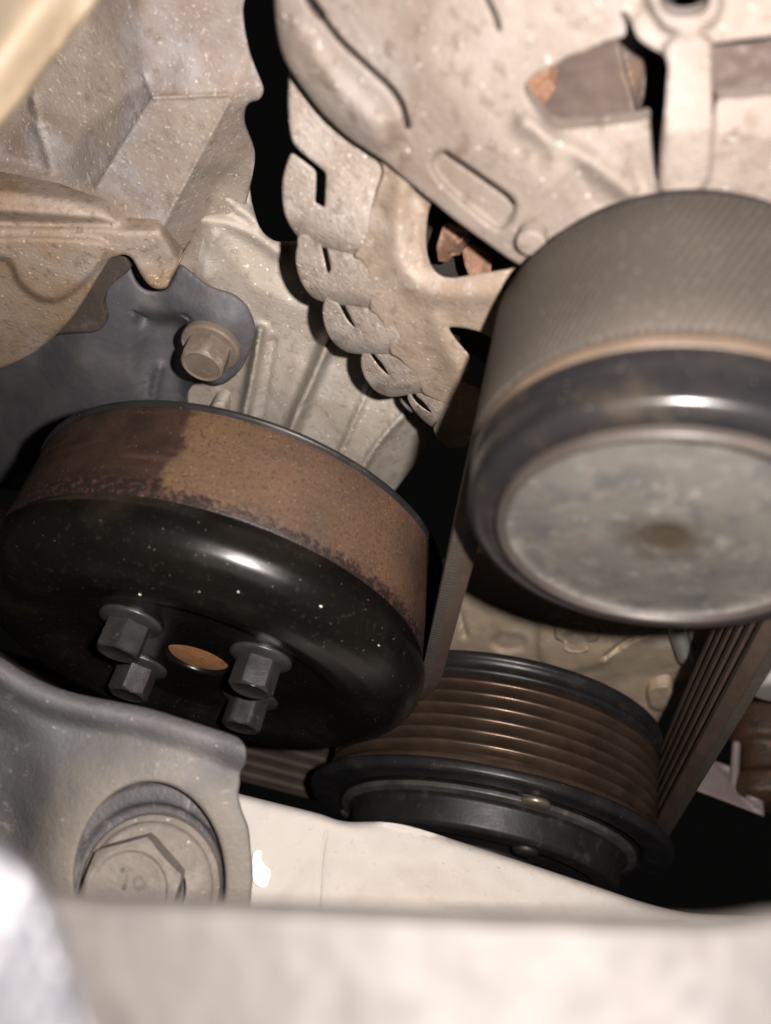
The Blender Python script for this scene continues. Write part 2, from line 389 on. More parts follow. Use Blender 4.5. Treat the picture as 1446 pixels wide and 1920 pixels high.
M['big_bolt'] = surf('dusty_mount_bolt', (.150, .132, .117), (.118, .102, .088), 120, .55, .7, spec=.3, layers=[((.21, .19, .17), 200, .5, .7, .6), ((.085, .07, .06), 420, .58, .72, .45), ((.5, .46, .42), 900, .66, .72, .7)], bump=.7, bscale=1100, bdist=.0004)
M['rail'] = surf('dusty_white_rail', (.48, .455, .425), (.43, .395, .355), 24, .6, .7, spec=.3, layers=[
    ((.33, .265, .20), 20, .50, .72, .6), ((.52, .49, .465), 26, .5, .7, .5), ((.10, .075, .06), 420, .69, .74, .75), ((.24, .19, .15), 70, .60, .76, .5), ((.30, .25, .21), 900, .60, .72, .4)], bump=.25, bscale=900, bdist=.0003, k=.78)
M['white_chip'] = surf('bare_white_paint', (.66, .65, .64), (.62, .61, .60), 60, .5, bump=.05)
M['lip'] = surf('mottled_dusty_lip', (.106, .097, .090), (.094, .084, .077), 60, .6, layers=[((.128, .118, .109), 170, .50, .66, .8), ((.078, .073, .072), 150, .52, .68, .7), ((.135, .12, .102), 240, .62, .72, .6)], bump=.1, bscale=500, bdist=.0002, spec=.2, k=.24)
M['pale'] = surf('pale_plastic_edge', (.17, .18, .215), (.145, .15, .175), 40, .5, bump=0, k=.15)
M['beige_bar'] = surf('beige_dusty_bar', (.33, .265, .185), (.29, .225, .15), 40, .55, layers=[((.38, .33, .27), 40, .5, .7, .5)], bump=.1, bscale=600, bdist=.0002, spec=.2, k=.5)
M['low_block'] = surf('tan_lower_engine', (.29, .235, .175), (.235, .19, .14), 55, .6, .75, spec=.28, layers=[((.36, .32, .27), 60, .5, .7, .7), ((.17, .11, .085), 40, .56, .7, .5), ((.60, .54, .46), 700, .68, .74, .6)], bump=.4, bscale=1100, bdist=.0003, bump2=(.1, 180, .0004), k=1.5)
M['rotor'] = surf('brown_varnished_rotor', (.165, .125, .108), (.13, .095, .082), 120, .45, .6, layers=[((.21, .125, .055), 90, .58, .72, .6), ((.26, .21, .19), 700, .66, .72, .4)], bump=.2, bscale=1500, bdist=.0002, k=.55)
M['rotor_red'] = surf('copper_brown_winding', (.20, .115, .075), (.15, .085, .06), 160, .6, spec=.25, layers=[((.24, .165, .125), 200, .55, .7, .6), ((.08, .045, .03), 300, .62, .72, .6)], bump=.4, bscale=1200, bdist=.0003)
M['dark'] = surf('dark_interior', (.02, .018, .017), (.03, .026, .023), 120, .6, bump=.2)  # near-black colour shared by the stator core and the pump pulley hub
M['mauve'] = surf('mauve_grey_plate', (.20, .165, .165), (.17, .14, .14), 60, .5, bump=.1)
M['silver'] = surf('dull_silver_cap', (.35, .35, .33), (.27, .27, .25), 100, .4, bump=.1)
M['rusty'] = surf('rusty_brown_fitting', (.06, .03, .016), (.03, .017, .012), 150, .55, layers=[((.14, .07, .03), 260, .58, .7, .7), ((.012, .01, .009), 200, .56, .7, .7)], bump=.8, bscale=800, bdist=.0004)
M['patch'] = surf('brown_dusty_web', (.085, .070, .060), (.065, .055, .05), 60, .65, spec=.25, layers=[((.13, .11, .095), 300, .56, .7, .5), ((.35, .31, .27), 1000, .66, .72, .6)], bump=.6, bscale=1200, bdist=.0003)
M['worn_steel'] = surf('worn_grey_steel', (.085, .082, .078), (.05, .048, .046), 140, .4, .5, metal=.3, layers=[((.16, .15, .14), 300, .56, .7, .5)], bump=.2, bscale=1200, bdist=.0002)
M['debris'] = surf('white_grit', (.75, .7, .62), (.6, .5, .4), 400, .6, bump=0)

def custom_rust():
    """water pump pulley band: dark brown bare steel, an ochre rust bloom over the right two thirds, mottled along the front edge"""
    m, nt, b = nt_new('rusted_pulley_band'); N = nt.nodes; L = nt.links
    tc = N.new('ShaderNodeTexCoord'); sx = N.new('ShaderNodeSeparateXYZ'); L.new(tc.outputs['Object'], sx.inputs[0])
    def nz(sc, det=6, ro=.65):
        n = N.new('ShaderNodeTexNoise'); n.inputs['Scale'].default_value = sc; n.inputs['Detail'].default_value = det; n.inputs['Roughness'].default_value = ro
        L.new(tc.outputs['Object'], n.inputs['Vector']); return n.outputs['Fac']
    def mth(op, a_, b_=None):
        x = N.new('ShaderNodeMath'); x.operation = op
        for i, q in enumerate((a_, b_)):
            if q is None: continue
            if isinstance(q, (int, float)): x.inputs[i].default_value = q
            else: L.new(q, x.inputs[i])
        return x.outputs[0]
    def rmp(f, lo, hi, a_=0, b_=1):
        r = N.new('ShaderNodeMapRange'); r.inputs[1].default_value = lo; r.inputs[2].default_value = hi; r.inputs[3].default_value = a_; r.inputs[4].default_value = b_
        r.interpolation_type = 'SMOOTHSTEP'; L.new(f, r.inputs[0]); return r.outputs[0]
    def mix(f, a_, b_):
        x = N.new('ShaderNodeMix'); x.data_type = 'RGBA'; L.new(f, x.inputs[0])
        for i, q in ((6, a_), (7, b_)):
            if isinstance(q, tuple): x.inputs[i].default_value = col(q)
            else: L.new(q, x.inputs[i])
        return x.outputs[2]
    base = mix(rmp(nz(140), .35, .65), (.017, .010, .0075), (.031, .0175, .0125))
    base = mix(mth('MULTIPLY', rmp(nz(330), .6, .7), .5), base, (.07, .034, .024))
    rust = mix(rmp(nz(70), .38, .62), (.080, .042, .023), (.056, .031, .018))
    och = rmp(mth('ADD', sx.outputs[0], mth('MULTIPLY', mth('SUBTRACT', nz(90), .5), .02)), -.004, .014, .6, 0)
    rust = mix(och, rust, (.088, .050, .020))
    rust = mix(mth('MULTIPLY', rmp(nz(60), .55, .68), .65), rust, (.050, .038, .028))
    rust = mix(mth('MULTIPLY', rmp(nz(1700, 3), .53, .64), .7), rust, (.026, .013, .009))
    rust = mix(mth('MULTIPLY', rmp(nz(1900, 3), .61, .69), .6), rust, (.19, .12, .075))
    mpz = N.new('ShaderNodeMapping'); mpz.inputs['Scale'].default_value = (.06, .06, 1.0); L.new(tc.outputs['Object'], mpz.inputs[0])
    nst = N.new('ShaderNodeTexNoise'); nst.inputs['Scale'].default_value = 700; nst.inputs['Detail'].default_value = 5; L.new(mpz.outputs[0], nst.inputs['Vector'])
    rust = mix(mth('MULTIPLY', rmp(nst.outputs['Fac'], .52, .70), .45), rust, (.040, .022, .015))
    base = mix(mth('MULTIPLY', rmp(nst.outputs['Fac'], .52, .70), .5), base, (.055, .032, .023))
    edge = mth('ADD', sx.outputs[0], mth('MULTIPLY', mth('SUBTRACT', nz(160), .5), .011))       # left end of the bloom
    m1 = rmp(edge, -.0085, -.006)
    lowh = mth('ADD', sx.outputs[2], mth('MULTIPLY', mth('SUBTRACT', nz(800, 5), .5), .0075))     # eaten front edge
    m2 = rmp(lowh, .0060, .0084, 1, 0)
    fade = rmp(mth('ADD', sx.outputs[0], mth('MULTIPLY', nz(120), .012)), .036, .050, 1, .12)
    msk = mth('MULTIPLY', mth('MULTIPLY', m1, m2), fade)
    edge2 = mix(rmp(nz(900, 4), .50, .60), (.014, .009, .008), (.042, .022, .017))
    base2 = mix(rmp(sx.outputs[2], .0045, .0065), base, edge2)
    c = mix(msk, base2, rust)
    v = N.new('ShaderNodeTexVoronoi'); v.inputs['Scale'].default_value = 900; L.new(tc.outputs['Object'], v.inputs['Vector'])
    c = mix(rmp(v.outputs['Distance'], .03, .07, .8, 0), c, (.38, .32, .26))
    L.new(c, b.inputs['Base Color']); L.new(rmp(msk, 0, 1, .42, .72), b.inputs['Roughness'])
    bp = N.new('ShaderNodeBump'); bp.inputs['Strength'].default_value = .5; bp.inputs['Distance'].default_value = .0002
    L.new(nz(2400, 3), bp.inputs['Height']); L.new(bp.outputs[0], b.inputs['Normal'])
    return m
M['rust_band'] = custom_rust()

def custom_belt():
    """ribbed belt, dusty brown rubber with the fine slanted weave of its back"""
    m, nt, b = nt_new('dusty_belt_rubber'); N = nt.nodes; L = nt.links
    uvn = N.new('ShaderNodeUVMap'); uvn.uv_map = 'uv'
    mp = N.new('ShaderNodeMapping'); mp.inputs['Rotation'].default_value = (0, 0, math.radians(24)); L.new(uvn.outputs[0], mp.inputs[0])
    wv = N.new('ShaderNodeTexWave'); wv.inputs['Scale'].default_value = .34; wv.inputs['Distortion'].default_value = .8; wv.inputs['Detail'].default_value = 2; wv.bands_direction = 'X'
    L.new(mp.outputs[0], wv.inputs['Vector'])
    tc = N.new('ShaderNodeTexCoord')
    n = N.new('ShaderNodeTexNoise'); n.inputs['Scale'].default_value = 110; n.inputs['Detail'].default_value = 6; L.new(tc.outputs['Object'], n.inputs['Vector'])
    n2 = N.new('ShaderNodeTexNoise'); n2.inputs['Scale'].default_value = 1900; n2.inputs['Detail'].default_value = 3; L.new(tc.outputs['Object'], n2.inputs['Vector'])
    r = N.new('ShaderNodeMapRange'); r.inputs[1].default_value = .35; r.inputs[2].default_value = .65; L.new(n.outputs['Fac'], r.inputs[0])
    x = N.new('ShaderNodeMix'); x.data_type = 'RGBA'; L.new(r.outputs[0], x.inputs[0]); x.inputs[6].default_value = (.055, .046, .037, 1); x.inputs[7].default_value = (.044, .037, .030, 1)
    y = N.new('ShaderNodeMix'); y.data_type = 'RGBA'; L.new(x.outputs[2], y.inputs[6]); y.inputs[7].default_value = (.018, .015, .0125, 1)
    k = N.new('ShaderNodeMath'); k.operation = 'MULTIPLY'; L.new(wv.outputs['Fac'], k.inputs[0]); k.inputs[1].default_value = .75; L.new(k.outputs[0], y.inputs[0])
    r2 = N.new('ShaderNodeMapRange'); r2.inputs[1].default_value = .6; r2.inputs[2].default_value = .72; r2.inputs[4].default_value = .5; L.new(n2.outputs['Fac'], r2.inputs[0])
    z = N.new('ShaderNodeMix'); z.data_type = 'RGBA'; L.new(r2.outputs[0], z.inputs[0]); L.new(y.outputs[2], z.inputs[6]); z.inputs[7].default_value = (.12, .11, .10, 1)
    L.new(z.outputs[2], b.inputs['Base Color']); b.inputs['Roughness'].default_value = .6
    bp = N.new('ShaderNodeBump'); bp.inputs['Strength'].default_value = .5; bp.inputs['Distance'].default_value = .0001; L.new(wv.outputs['Fac'], bp.inputs['Height']); L.new(bp.outputs[0], b.inputs['Normal'])
    return m
M['belt_back'] = custom_belt()
M['belt_rib'] = surf('brown_belt_ribs', (.085, .060, .047), (.060, .043, .034), 130, .5, .6, layers=[((.13, .10, .08), 1200, .6, .7, .5)], bump=.3, bscale=1600, bdist=.0002, spec=.3, k=.68)
M['belt_edge'] = M['belt_rib']

def custom_cap():
    """grey dust cap with the brown stain at its middle"""
    m = surf('stained_grey_cap', (.150, .142, .126), (.105, .100, .094), 120, .5, .62, spec=.3, layers=[
        ((.205, .19, .168), 260, .50, .66, .65), ((.085, .086, .094), 230, .52, .66, .7), ((.21, .15, .12), 190, .62, .72, .5), ((.26, .245, .22), 420, .60, .70, .6), ((.36, .33, .29), 900, .03, .08, .5, (1, 1, 1), 'cell')], bump=.15, bscale=700, bdist=.0003, k=.46)
    nt = m.node_tree; N = nt.nodes; L = nt.links; b = N['Principled BSDF']
    src = b.inputs['Base Color'].links[0].from_socket
    tc = N.new('ShaderNodeTexCoord'); ln = N.new('ShaderNodeVectorMath'); ln.operation = 'LENGTH'
    mp = N.new('ShaderNodeMapping'); mp.inputs['Scale'].default_value = (1, 1, 0); L.new(tc.outputs['Object'], mp.inputs[0]); L.new(mp.outputs[0], ln.inputs[0])
    n = N.new('ShaderNodeTexNoise'); n.inputs['Scale'].default_value = 260; L.new(tc.outputs['Object'], n.inputs['Vector'])
    ad = N.new('ShaderNodeMath'); ad.operation = 'MULTIPLY_ADD'; L.new(n.outputs['Fac'], ad.inputs[0]); ad.inputs[1].default_value = .005; L.new(ln.outputs['Value'], ad.inputs[2])
    r = N.new('ShaderNodeMapRange'); r.inputs[1].default_value = .0040; r.inputs[2].default_value = .0085; r.inputs[3].default_value = .9; r.inputs[4].default_value = 0; L.new(ad.outputs[0], r.inputs[0])
    x = N.new('ShaderNodeMix'); x.data_type = 'RGBA'; L.new(r.outputs[0], x.inputs[0]); L.new(src, x.inputs[6]); x.inputs[7].default_value = (.026, .019, .011, 1)
    L.new(x.outputs[2], b.inputs['Base Color']); return m
M['cap'] = custom_cap()

# ------------------------------------------------------------------ engine castings behind the pulleys
casting = thing('engine_casting', 'large angular tan-grey casting with faceted ribs, upper left', 'casting', hit(250, 250, -50))
relief('housing', M['casting'], casting,
       [(-60, -60), (455, -60), (456, 20), (461, 62), (469, 98), (480, 128), (493, 160), (494, 174), (486, 186), (466, 194), (459, 210), (460, 232), (476, 275), (478, 300), (468, 355), (452, 420), (430, 470), (390, 520), (300, 500), (200, 470), (100, 450), (-60, 440)],
       ctrl=[(-60, -60, -54.96), (60, 60, -54.0), (150, -60, -56.20), (170, 60, -54.2), (262, -60, -50.00), (266, 70, -50.00), (276, 150, -49.69), (288, 183, -46.28), (360, 180, -46.59), (430, 177, -47.21),
             (350, 90, -50.31), (440, 60, -50.62), (440, -60, -50.62), (232, 270, -46.47), (180, 355, -45.97), (255, 440, -44.11), (300, 432, -44.11), (364, 312, -45.66), (430, 192, -47.02),
             (84, 235, -54.34), (62, 190, -54.34), (76, 250, -53.10), (95, 318, -52.48), (50, 210, -55.58), (120, 320, -51.6), (160, 240, -52.4), (0, 290, -54.96), (-60, 290, -54.96),
             (0, 330, -49.38), (-60, 330, -49.38), (120, 350, -48.14), (-60, 440, -47.52), (100, 450, -46.90), (200, 470, -46.28), (300, 500, -46.90), (462, 215, -51.5), (478, 290, -56), (455, 300, -54.5), (405, 352, -53.5), (385, 420, -53.5), (370, 480, -54), (335, 480, -51), (468, 355, -57), (452, 420, -57), (400, 520, -57), (482, 165, -50.5), (466, 100, -50.5), (466, 192, -50.0)],
       strokes=[([(62, 185), (78, 255), (96, 322)], .7, 8), ([(288, 183), (360, 180), (430, 177)], .45, 4), ([(270, 140), (288, 183)], .4, 4), ([(286, 186), (232, 270), (182, 352)], .35, 5), ([(428, 192), (364, 312), (304, 426)], .35, 5)],
       step=6, smooth=2, rim=8, thick=20, rough=.03, rscale=50, skirt='ray', seed=1)
relief('flange', M['flange'], casting,
       [(-60, 270), (0, 276), (60, 290), (120, 304), (180, 322), (240, 345), (300, 372), (340, 400), (350, 440), (336, 495), (322, 520), (312, 540), (292, 542), (276, 532), (262, 512), (247, 485), (233, 478), (220, 481), (205, 487), (186, 517), (165, 552), (140, 590), (112, 622), (62, 662), (0, 692), (-60, 706)],
       ctrl=[(-60, 270, -66), (0, 276, -66), (120, 304, -62), (240, 345, -56), (300, 372, -52), (340, 400, -56), (350, 440, -58), (-60, 322, -50), (0, 326, -49), (120, 348, -48), (200, 372, -46),
             (-60, 352, -40), (0, 356, -40), (120, 374, -40), (195, 394, -40.5), (-60, 392, -37), (0, 394, -37), (120, 402, -37.5), (195, 409, -39), (-60, 420, -41.5), (0, 420, -41.5), (120, 422, -41.5), (195, 422, -41), (235, 425, -41.5), (300, 424, -42),
             (-60, 428, -38.5), (0, 428, -38.5), (120, 430, -38.8), (195, 430, -39), (235, 434, -39), (300, 434, -40), (210, 480, -39), (250, 480, -39.5),
             (-60, 600, -39), (0, 600, -39), (60, 650, -40.5), (110, 612, -39.8), (0, 690, -41), (-60, 706, -41), (165, 552, -39.5), (205, 487, -39.3), (245, 480, -39.4), (290, 540, -40.5), (312, 540, -41), (335, 497, -43)],
       regions=[([(-70, 452), (20, 444), (120, 446), (188, 452), (200, 466), (184, 500), (150, 535), (110, 562), (70, 558), (36, 530), (14, 490), (-70, 470)], 1.8, 16)],
       step=5, smooth=2, rim=7, thick=7, rough=.10, rscale=34, seed=2)

block = thing('engine_block', 'grey ribbed engine block wall behind the plastic cover and alternator', 'engine block', hit(600, 750, -52))
relief('wall', M['block'], block,
       [(330, 290), (440, 300), (466, 345), (474, 385), (490, 430), (520, 452), (600, 450), (760, 470), (840, 620), (860, 760), (800, 790), (806, 822), (790, 858), (762, 892), (735, 928), (700, 990), (560, 1010), (300, 900), (300, 600)],
       ctrl=[(330, 290, -62), (460, 200, -66), (640, 200, -66), (380, 415, -54), (560, 470, -58), (700, 430, -64), (840, 620, -60), (480, 540, -53), (620, 600, -53), (300, 600, -57), (430, 640, -55), (300, 900, -57), (420, 830, -56),
             (520, 740, -52.5), (650, 760, -50.5), (600, 900, -50), (740, 700, -53), (756, 778, -49.5), (712, 828, -48.5), (668, 896, -48), (800, 790, -55), (772, 850, -57), (735, 925, -57), (700, 990, -57), (560, 1010, -50), (860, 760, -60), (720, 600, -55)],
       strokes=[([(384, 330), (430, 376), (476, 410), (524, 440)], 2.6, 13), ([(370, 412), (420, 416), (470, 436), (520, 470)], 2.2, 14), ([(404, 440), (390, 480), (384, 520)], 1.6, 16),
                ([(488, 620), (476, 690), (464, 750), (448, 820)], 5.5, 10), ([(512, 640), (500, 720), (482, 820)], -1.2, 8),
                ([(616, 640), (584, 716), (556, 780), (530, 850)], 6.5, 13), ([(560, 690), (540, 750), (512, 830)], 1.0, 16), ([(690, 730), (664, 790), (634, 860)], 1.4, 7), ([(758, 776), (712, 828), (668, 896)], 1.6, 7)],
       step=4.5, smooth=4, rim=10, thick=14, rough=.06, rscale=40, skirt='ray', seed=3)
for k_, (bx, by, hh) in enumerate(((402, 760, -50), (384, 800, -51))):        # small cast studs under the cover's bolt
    relief('stud', M['block'], block, [(bx - 16, by + 60), (bx - 6, by), (bx + 8, by - 10), (bx + 22, by - 4), (bx + 22, by + 20), (bx + 8, by + 70)], ctrl=[(bx, by, hh)], step=4, rim=14, rimamp=2.0, thick=4, rough=.15, rscale=14, seed=50 + k_)

# plastic timing cover with its bolt
cover = thing('timing_cover', 'blue-grey plastic cover with a rounded bolt boss above the rusty pulley', 'engine cover', hit(300, 680, -46))
relief('cover_shell', M['plastic'], cover,
       [(-60, 640), (60, 560), (150, 500), (195, 470), (228, 470), (240, 488), (256, 526), (276, 543), (308, 543), (324, 520), (338, 496), (362, 512), (386, 531), (408, 541), (440, 552), (463, 574), (477, 604), (478, 632), (468, 662), (452, 692), (432, 712), (412, 722), (376, 716), (354, 734), (356, 780), (358, 840), (300, 900), (-60, 900)],
       ctrl=[(-60, 640, -58), (150, 500, -49), (228, 470, -47), (276, 543, -46), (308, 543, -45.5), (338, 496, -46), (386, 531, -42.5), (440, 552, -41), (477, 604, -42), (468, 662, -42.5), (440, 600, -38.5), (400, 590, -39), (350, 575, -42), (412, 722, -43), (376, 716, -43), (390, 640, -38.5), (430, 660, -40),
             (260, 575, -45), (345, 592, -43), (262, 600, -50.5), (335, 605, -52), (300, 590, -46), (300, 604, -52), (270, 680, -52), (332, 680, -53.5), (285, 780, -52), (345, 780, -54), (356, 840, -54),
             (245, 620, -46.5), (240, 700, -48), (200, 620, -47), (150, 680, -48), (100, 760, -54), (200, 780, -51), (-60, 900, -70), (300, 900, -55), (0, 760, -66), (60, 700, -58)],
       strokes=[([(300, 690), (290, 730), (280, 790)], 2.0, 10), ([(250, 585), (264, 592), (274, 597)], -2.0, 3), ([(342, 590), (350, 594), (355, 600)], -1.5, 3)],
       step=5.5, smooth=5, rim=8, thick=8, rough=.10, rscale=30, skirt='ray', seed=4)
relief('brown_web', M['patch'], cover, [(230, 474), (240, 492), (244, 505), (214, 530), (198, 552), (194, 572), (199, 594), (196, 610), (180, 622), (120, 626), (40, 640), (60, 560), (150, 490)],
       ctrl=[(230, 474, -44.8), (150, 500, -46.4), (198, 600, -44.6), (40, 640, -47.8)], step=5, rim=4, rimamp=.3, thick=1.5, rough=.12, seed=40)  # thin raised patch, coloured brown over the grey shell
F = (hit(393, 655, -37), E1, E2, A)
b0 = mesh_obj('bolt', *hexhead(F, 5.0, 0, 5.2, rot=.35, cham=1.0, dish=.2), M['bolt_dusty'], cover, sharp=35)
child_of_part(mesh_obj('washer', *lathe(F, rnd_prof([(0, -2), (6.3, -2), (6.3, -.4), (5.9, 0.05), (0, .1)], .4), 56), M['bolt_dusty'], cover, sharp=40), b0)

# lower engine behind the two right-hand pulleys
low = thing('lower_engine_block', 'tan dusty engine wall seen between alternator pulley and grooved pulley', 'engine block', hit(1080, 1200, -30))
relief('wall', M['low_block'], low,
       [(850, 1060), (920, 1030), (1100, 1080), (1300, 1120), (1345, 1150), (1330, 1200), (1315, 1240), (1290, 1290), (1270, 1320), (1240, 1345), (1200, 1400), (1000, 1400), (780, 1330), (760, 1150)],
       ctrl=[(850, 1060, -34), (920, 1030, -34), (1300, 1100, -33), (1345, 1150, -34), (760, 1150, -32), (780, 1330, -31), (1000, 1400, -30), (1200, 1400, -30), (1100, 1150, -32), (900, 1200, -31), (1240, 1170, -32), (1150, 1225, -30.5), (1180, 1260, -33), (1260, 1240, -34), (1300, 1260, -36), (1290, 1290, -38)],
       regions=[([(1010, 1185), (1020, 1160), (1100, 1150), (1150, 1190), (1140, 1240), (1060, 1262), (1015, 1240)], 1.6, 16), ([(920, 1205), (945, 1188), (980, 1196), (980, 1215), (945, 1222)], -1.0, 10)],
       strokes=[([(1135, 1232), (1180, 1200), (1255, 1172)], -1.6, 4), ([(862, 1150), (872, 1190)], -1.2, 6)],
       step=6, smooth=2, rim=10, thick=5, rough=.25, rscale=26, seed=5)
relief('boss', M['low_block'], low, [(1040, 1180), (1052, 1168), (1082, 1163), (1112, 1170), (1123, 1185), (1120, 1202), (1100, 1206), (1104, 1222), (1085, 1228), (1058, 1222), (1056, 1206), (1042, 1198)],
       ctrl=[(1080, 1195, -27.6), (1040, 1180, -28.2), (1120, 1180, -28.2), (1080, 1228, -28.6)], regions=[([(1058, 1190), (1075, 1186), (1100, 1190), (1098, 1216), (1078, 1220), (1060, 1214)], -1.0, 8)], step=4, rim=7, thick=4, rough=.1, seed=6)
relief('pipe', M['silver'], low, [(1248, 1130), (1285, 1130), (1290, 1180), (1296, 1220), (1300, 1245), (1276, 1245), (1262, 1215), (1252, 1180)],
       ctrl=[(1270, 1180, -28.5)], step=4, rim=18, rimamp=3, thick=3, rough=.05, seed=7)
relief('lug', M['low_block'], low, [(1212, 1300), (1218, 1288), (1246, 1282), (1262, 1292), (1262, 1318), (1240, 1334), (1218, 1326)],
       ctrl=[(1235, 1300, -31)], step=4, rim=9, thick=4, rough=.25, rscale=12, seed=8)

# ------------------------------------------------------------------ alternator
AU, AV = 31.2, -75.2
alt = thing('alternator', 'dusty cast alternator housing with curled vent fingers behind the capped pulley', 'alternator', eng(AU, AV, -60))
def bell(Q):
    u, v = uv_of(Q[:, 0], Q[:, 1], np.full(len(Q), -22.0)); r = np.hypot(u - AU, v - AV)
    return -15.5 - .27 * np.clip(r - 24, 0, 60)
win1 = [(984, 168), (990, 152), (1010, 136), (1036, 126), (1062, 108), (1098, 96), (1132, 80), (1152, 73), (1168, 70), (1174, 60), (1172, 42), (1164, 24), (1176, 28), (1186, 50), (1196, 72), (1220, 90), (1244, 104), (1252, 124), (1250, 160), (1246, 210), (1240, 262), (1234, 320), (1229, 340), (1224, 300), (1219, 250), (1216, 222), (1190, 226), (1140, 232), (1090, 237), (1046, 238), (1018, 218), (994, 188)]
win2 = [(1336, 88), (1360, 80), (1420, 72), (1560, 66), (1560, 166), (1440, 176), (1390, 182), (1347, 186), (1341, 218), (1337, 190)]
hole = [(1238, 4), (1244, 18), (1260, 28), (1284, 30), (1308, 26), (1324, 16), (1330, 0), (1326, -22), (1284, -34), (1242, -22)]
front = relief('front_cover', M['alt'], alt,
       [(515, -70), (515, 0), (519, 50), (529, 98), (546, 133), (576, 176), (612, 220), (660, 262), (720, 302), (762, 338), (806, 373), (858, 416), (908, 452), (956, 486), (986, 505), (1040, 560), (1120, 640), (1300, 680), (1500, 690), (1680, 640), (1740, 480), (1750, 200), (1720, -70)],
       hfun=bell, holes=[win1, win2, hole],
       regions=[([(512, -80), (570, -80), (578, 0), (600, 32), (640, 78), (690, 126), (732, 168), (754, 204), (762, 240), (748, 264), (722, 278), (690, 266), (630, 222), (576, 166), (546, 128), (520, 50)], 1.0, 30),
                ([(812, 298), (828, 284), (870, 308), (952, 366), (966, 388), (956, 416), (936, 428), (900, 404), (840, 352), (812, 318)], -1.3, 12),
                ([(1215, 0), (1232, -40), (1330, -40), (1352, 0), (1340, 40), (1300, 62), (1250, 56)], 1.5, 22),
                ([(1246, 90), (1300, 60), (1338, 90), (1330, 330), (1290, 370), (1236, 350)], 1.3, 16),
                ([(1030, 214), (1216, 196), (1226, 340), (1120, 400), (1060, 300)], -1.4, 40)],
       strokes=[([(572, -20), (586, 6), (604, 30), (640, 76), (690, 123), (735, 166), (756, 200), (765, 238)], -4.2, 3.4), ([(578, -4), (590, 12), (602, 27)], -2.2, 6),
                ([(834, 285), (870, 309), (920, 344), (950, 366), (963, 381)], -3.2, 3), ([(912, -5), (928, 28), (935, 54)], -2.6, 3.2),
                ([(985, 230), (1100, 300), (1180, 360)], 1.6, 22), ([(800, 120), (900, 230), (1010, 330)], .6, 50), ([(560, 60), (620, 150), (700, 230)], .9, 22)],
       step=6, rim=6, thick=2.0, rough=.08, rscale=40, seed=9)
F = (hit(999, 436, bell(np.array([[999., 436.]]))[0]), E1, E2, A)
mesh_obj('pin', *lathe(F, rnd_prof([(2.0, -3), (1.9, 2.2), (1.5, 2.5), (0, 2.55)], .35), 32), M['alt'], alt, sharp=50)

# vent ring and curled fingers
relief('vent_ring', M['ring'], alt,
       [(650, 240), (760, 300), (830, 372), (812, 378), (804, 392), (799, 432), (800, 470), (808, 498), (825, 516), (850, 521), (880, 516), (946, 506), (1000, 500), (1020, 560), (975, 650), (920, 632), (900, 622), (872, 615), (843, 614), (852, 632), (868, 652), (880, 668), (880, 692), (868, 712), (900, 730), (900, 800), (872, 836), (842, 840), (822, 824), (813, 803), (822, 788), (838, 764), (812, 747), (794, 737), (782, 709), (767, 691), (748, 672), (733, 662), (727, 631), (720, 612), (707, 590), (694, 579), (696, 540), (691, 523), (688, 504), (678, 488), (664, 480), (688, 438), (691, 408), (707, 357), (717, 310)],
       hfun=lambda Q: bell(Q) - 3.0,
       strokes=[([(765, 320), (750, 380), (744, 440), (754, 500), (790, 540), (850, 556), (960, 548)], 1.2, 26), ([(815, 600), (850, 680), (862, 720)], .8, 18)],
       regions=[([(770, 360), (810, 380), (806, 500), (780, 500), (768, 440)], -1.6, 40)],
       step=5, rim=2.5, rimamp=.25, thick=4, rough=.08, rscale=30, skirt='ray', seed=10)
fingers = [
  [(640, 180), (548, 130), (541, 165), (540, 200), (543, 240), (548, 264), (560, 280), (578, 296), (605, 318), (611, 327), (610, 356), (608, 387), (599, 383), (592, 378), (593, 348), (592, 322), (578, 308), (562, 296), (546, 288), (536, 312), (530, 336), (529, 358), (532, 395), (541, 418), (552, 436), (566, 450), (590, 460), (606, 464), (637, 473), (665, 481), (700, 480), (730, 430), (740, 300)],
  [(562, 440), (557, 462), (554, 480), (557, 507), (568, 535), (586, 557), (608, 567), (637, 572), (665, 575), (694, 580), (720, 585), (726, 540), (710, 480), (680, 450), (614, 440), (613, 464), (617, 486), (620, 503), (615, 511), (610, 492), (604, 464), (600, 440)],
  [(612, 556), (606, 572), (605, 592), (611, 618), (627, 644), (650, 660), (678, 664), (702, 664), (729, 664), (752, 664), (752, 630), (736, 590), (700, 556), (644, 552), (647, 573), (657, 595), (665, 613), (651, 598), (637, 572), (624, 554)],
  [(684, 650), (678, 666), (677, 686), (685, 710), (704, 733), (729, 744), (751, 743), (768, 740), (786, 737), (808, 738), (804, 706), (782, 676), (756, 652), (698, 650), (702, 664), (718, 684), (728, 702), (711, 686), (695, 664), (688, 650)],
  [(768, 730), (764, 744), (768, 756), (780, 774), (796, 790), (813, 802), (830, 806), (852, 770), (836, 744), (808, 728), (776, 728), (781, 742), (796, 756), (808, 773), (788, 760), (774, 744), (771, 730)]]
blend = [(686, 452, 120), (697, 548, 95), (728, 640, 85), (784, 716, 70), (838, 768, 55)]     # where each finger runs into the ring
low_edge = [[(552, 436), (566, 450), (606, 464), (665, 481)], [(586, 557), (608, 567), (665, 575), (694, 580)], [(627, 644), (650, 660), (702, 664), (729, 664)], [(704, 733), (729, 744), (768, 740), (786, 737)], [(780, 774), (796, 790), (813, 802)]]
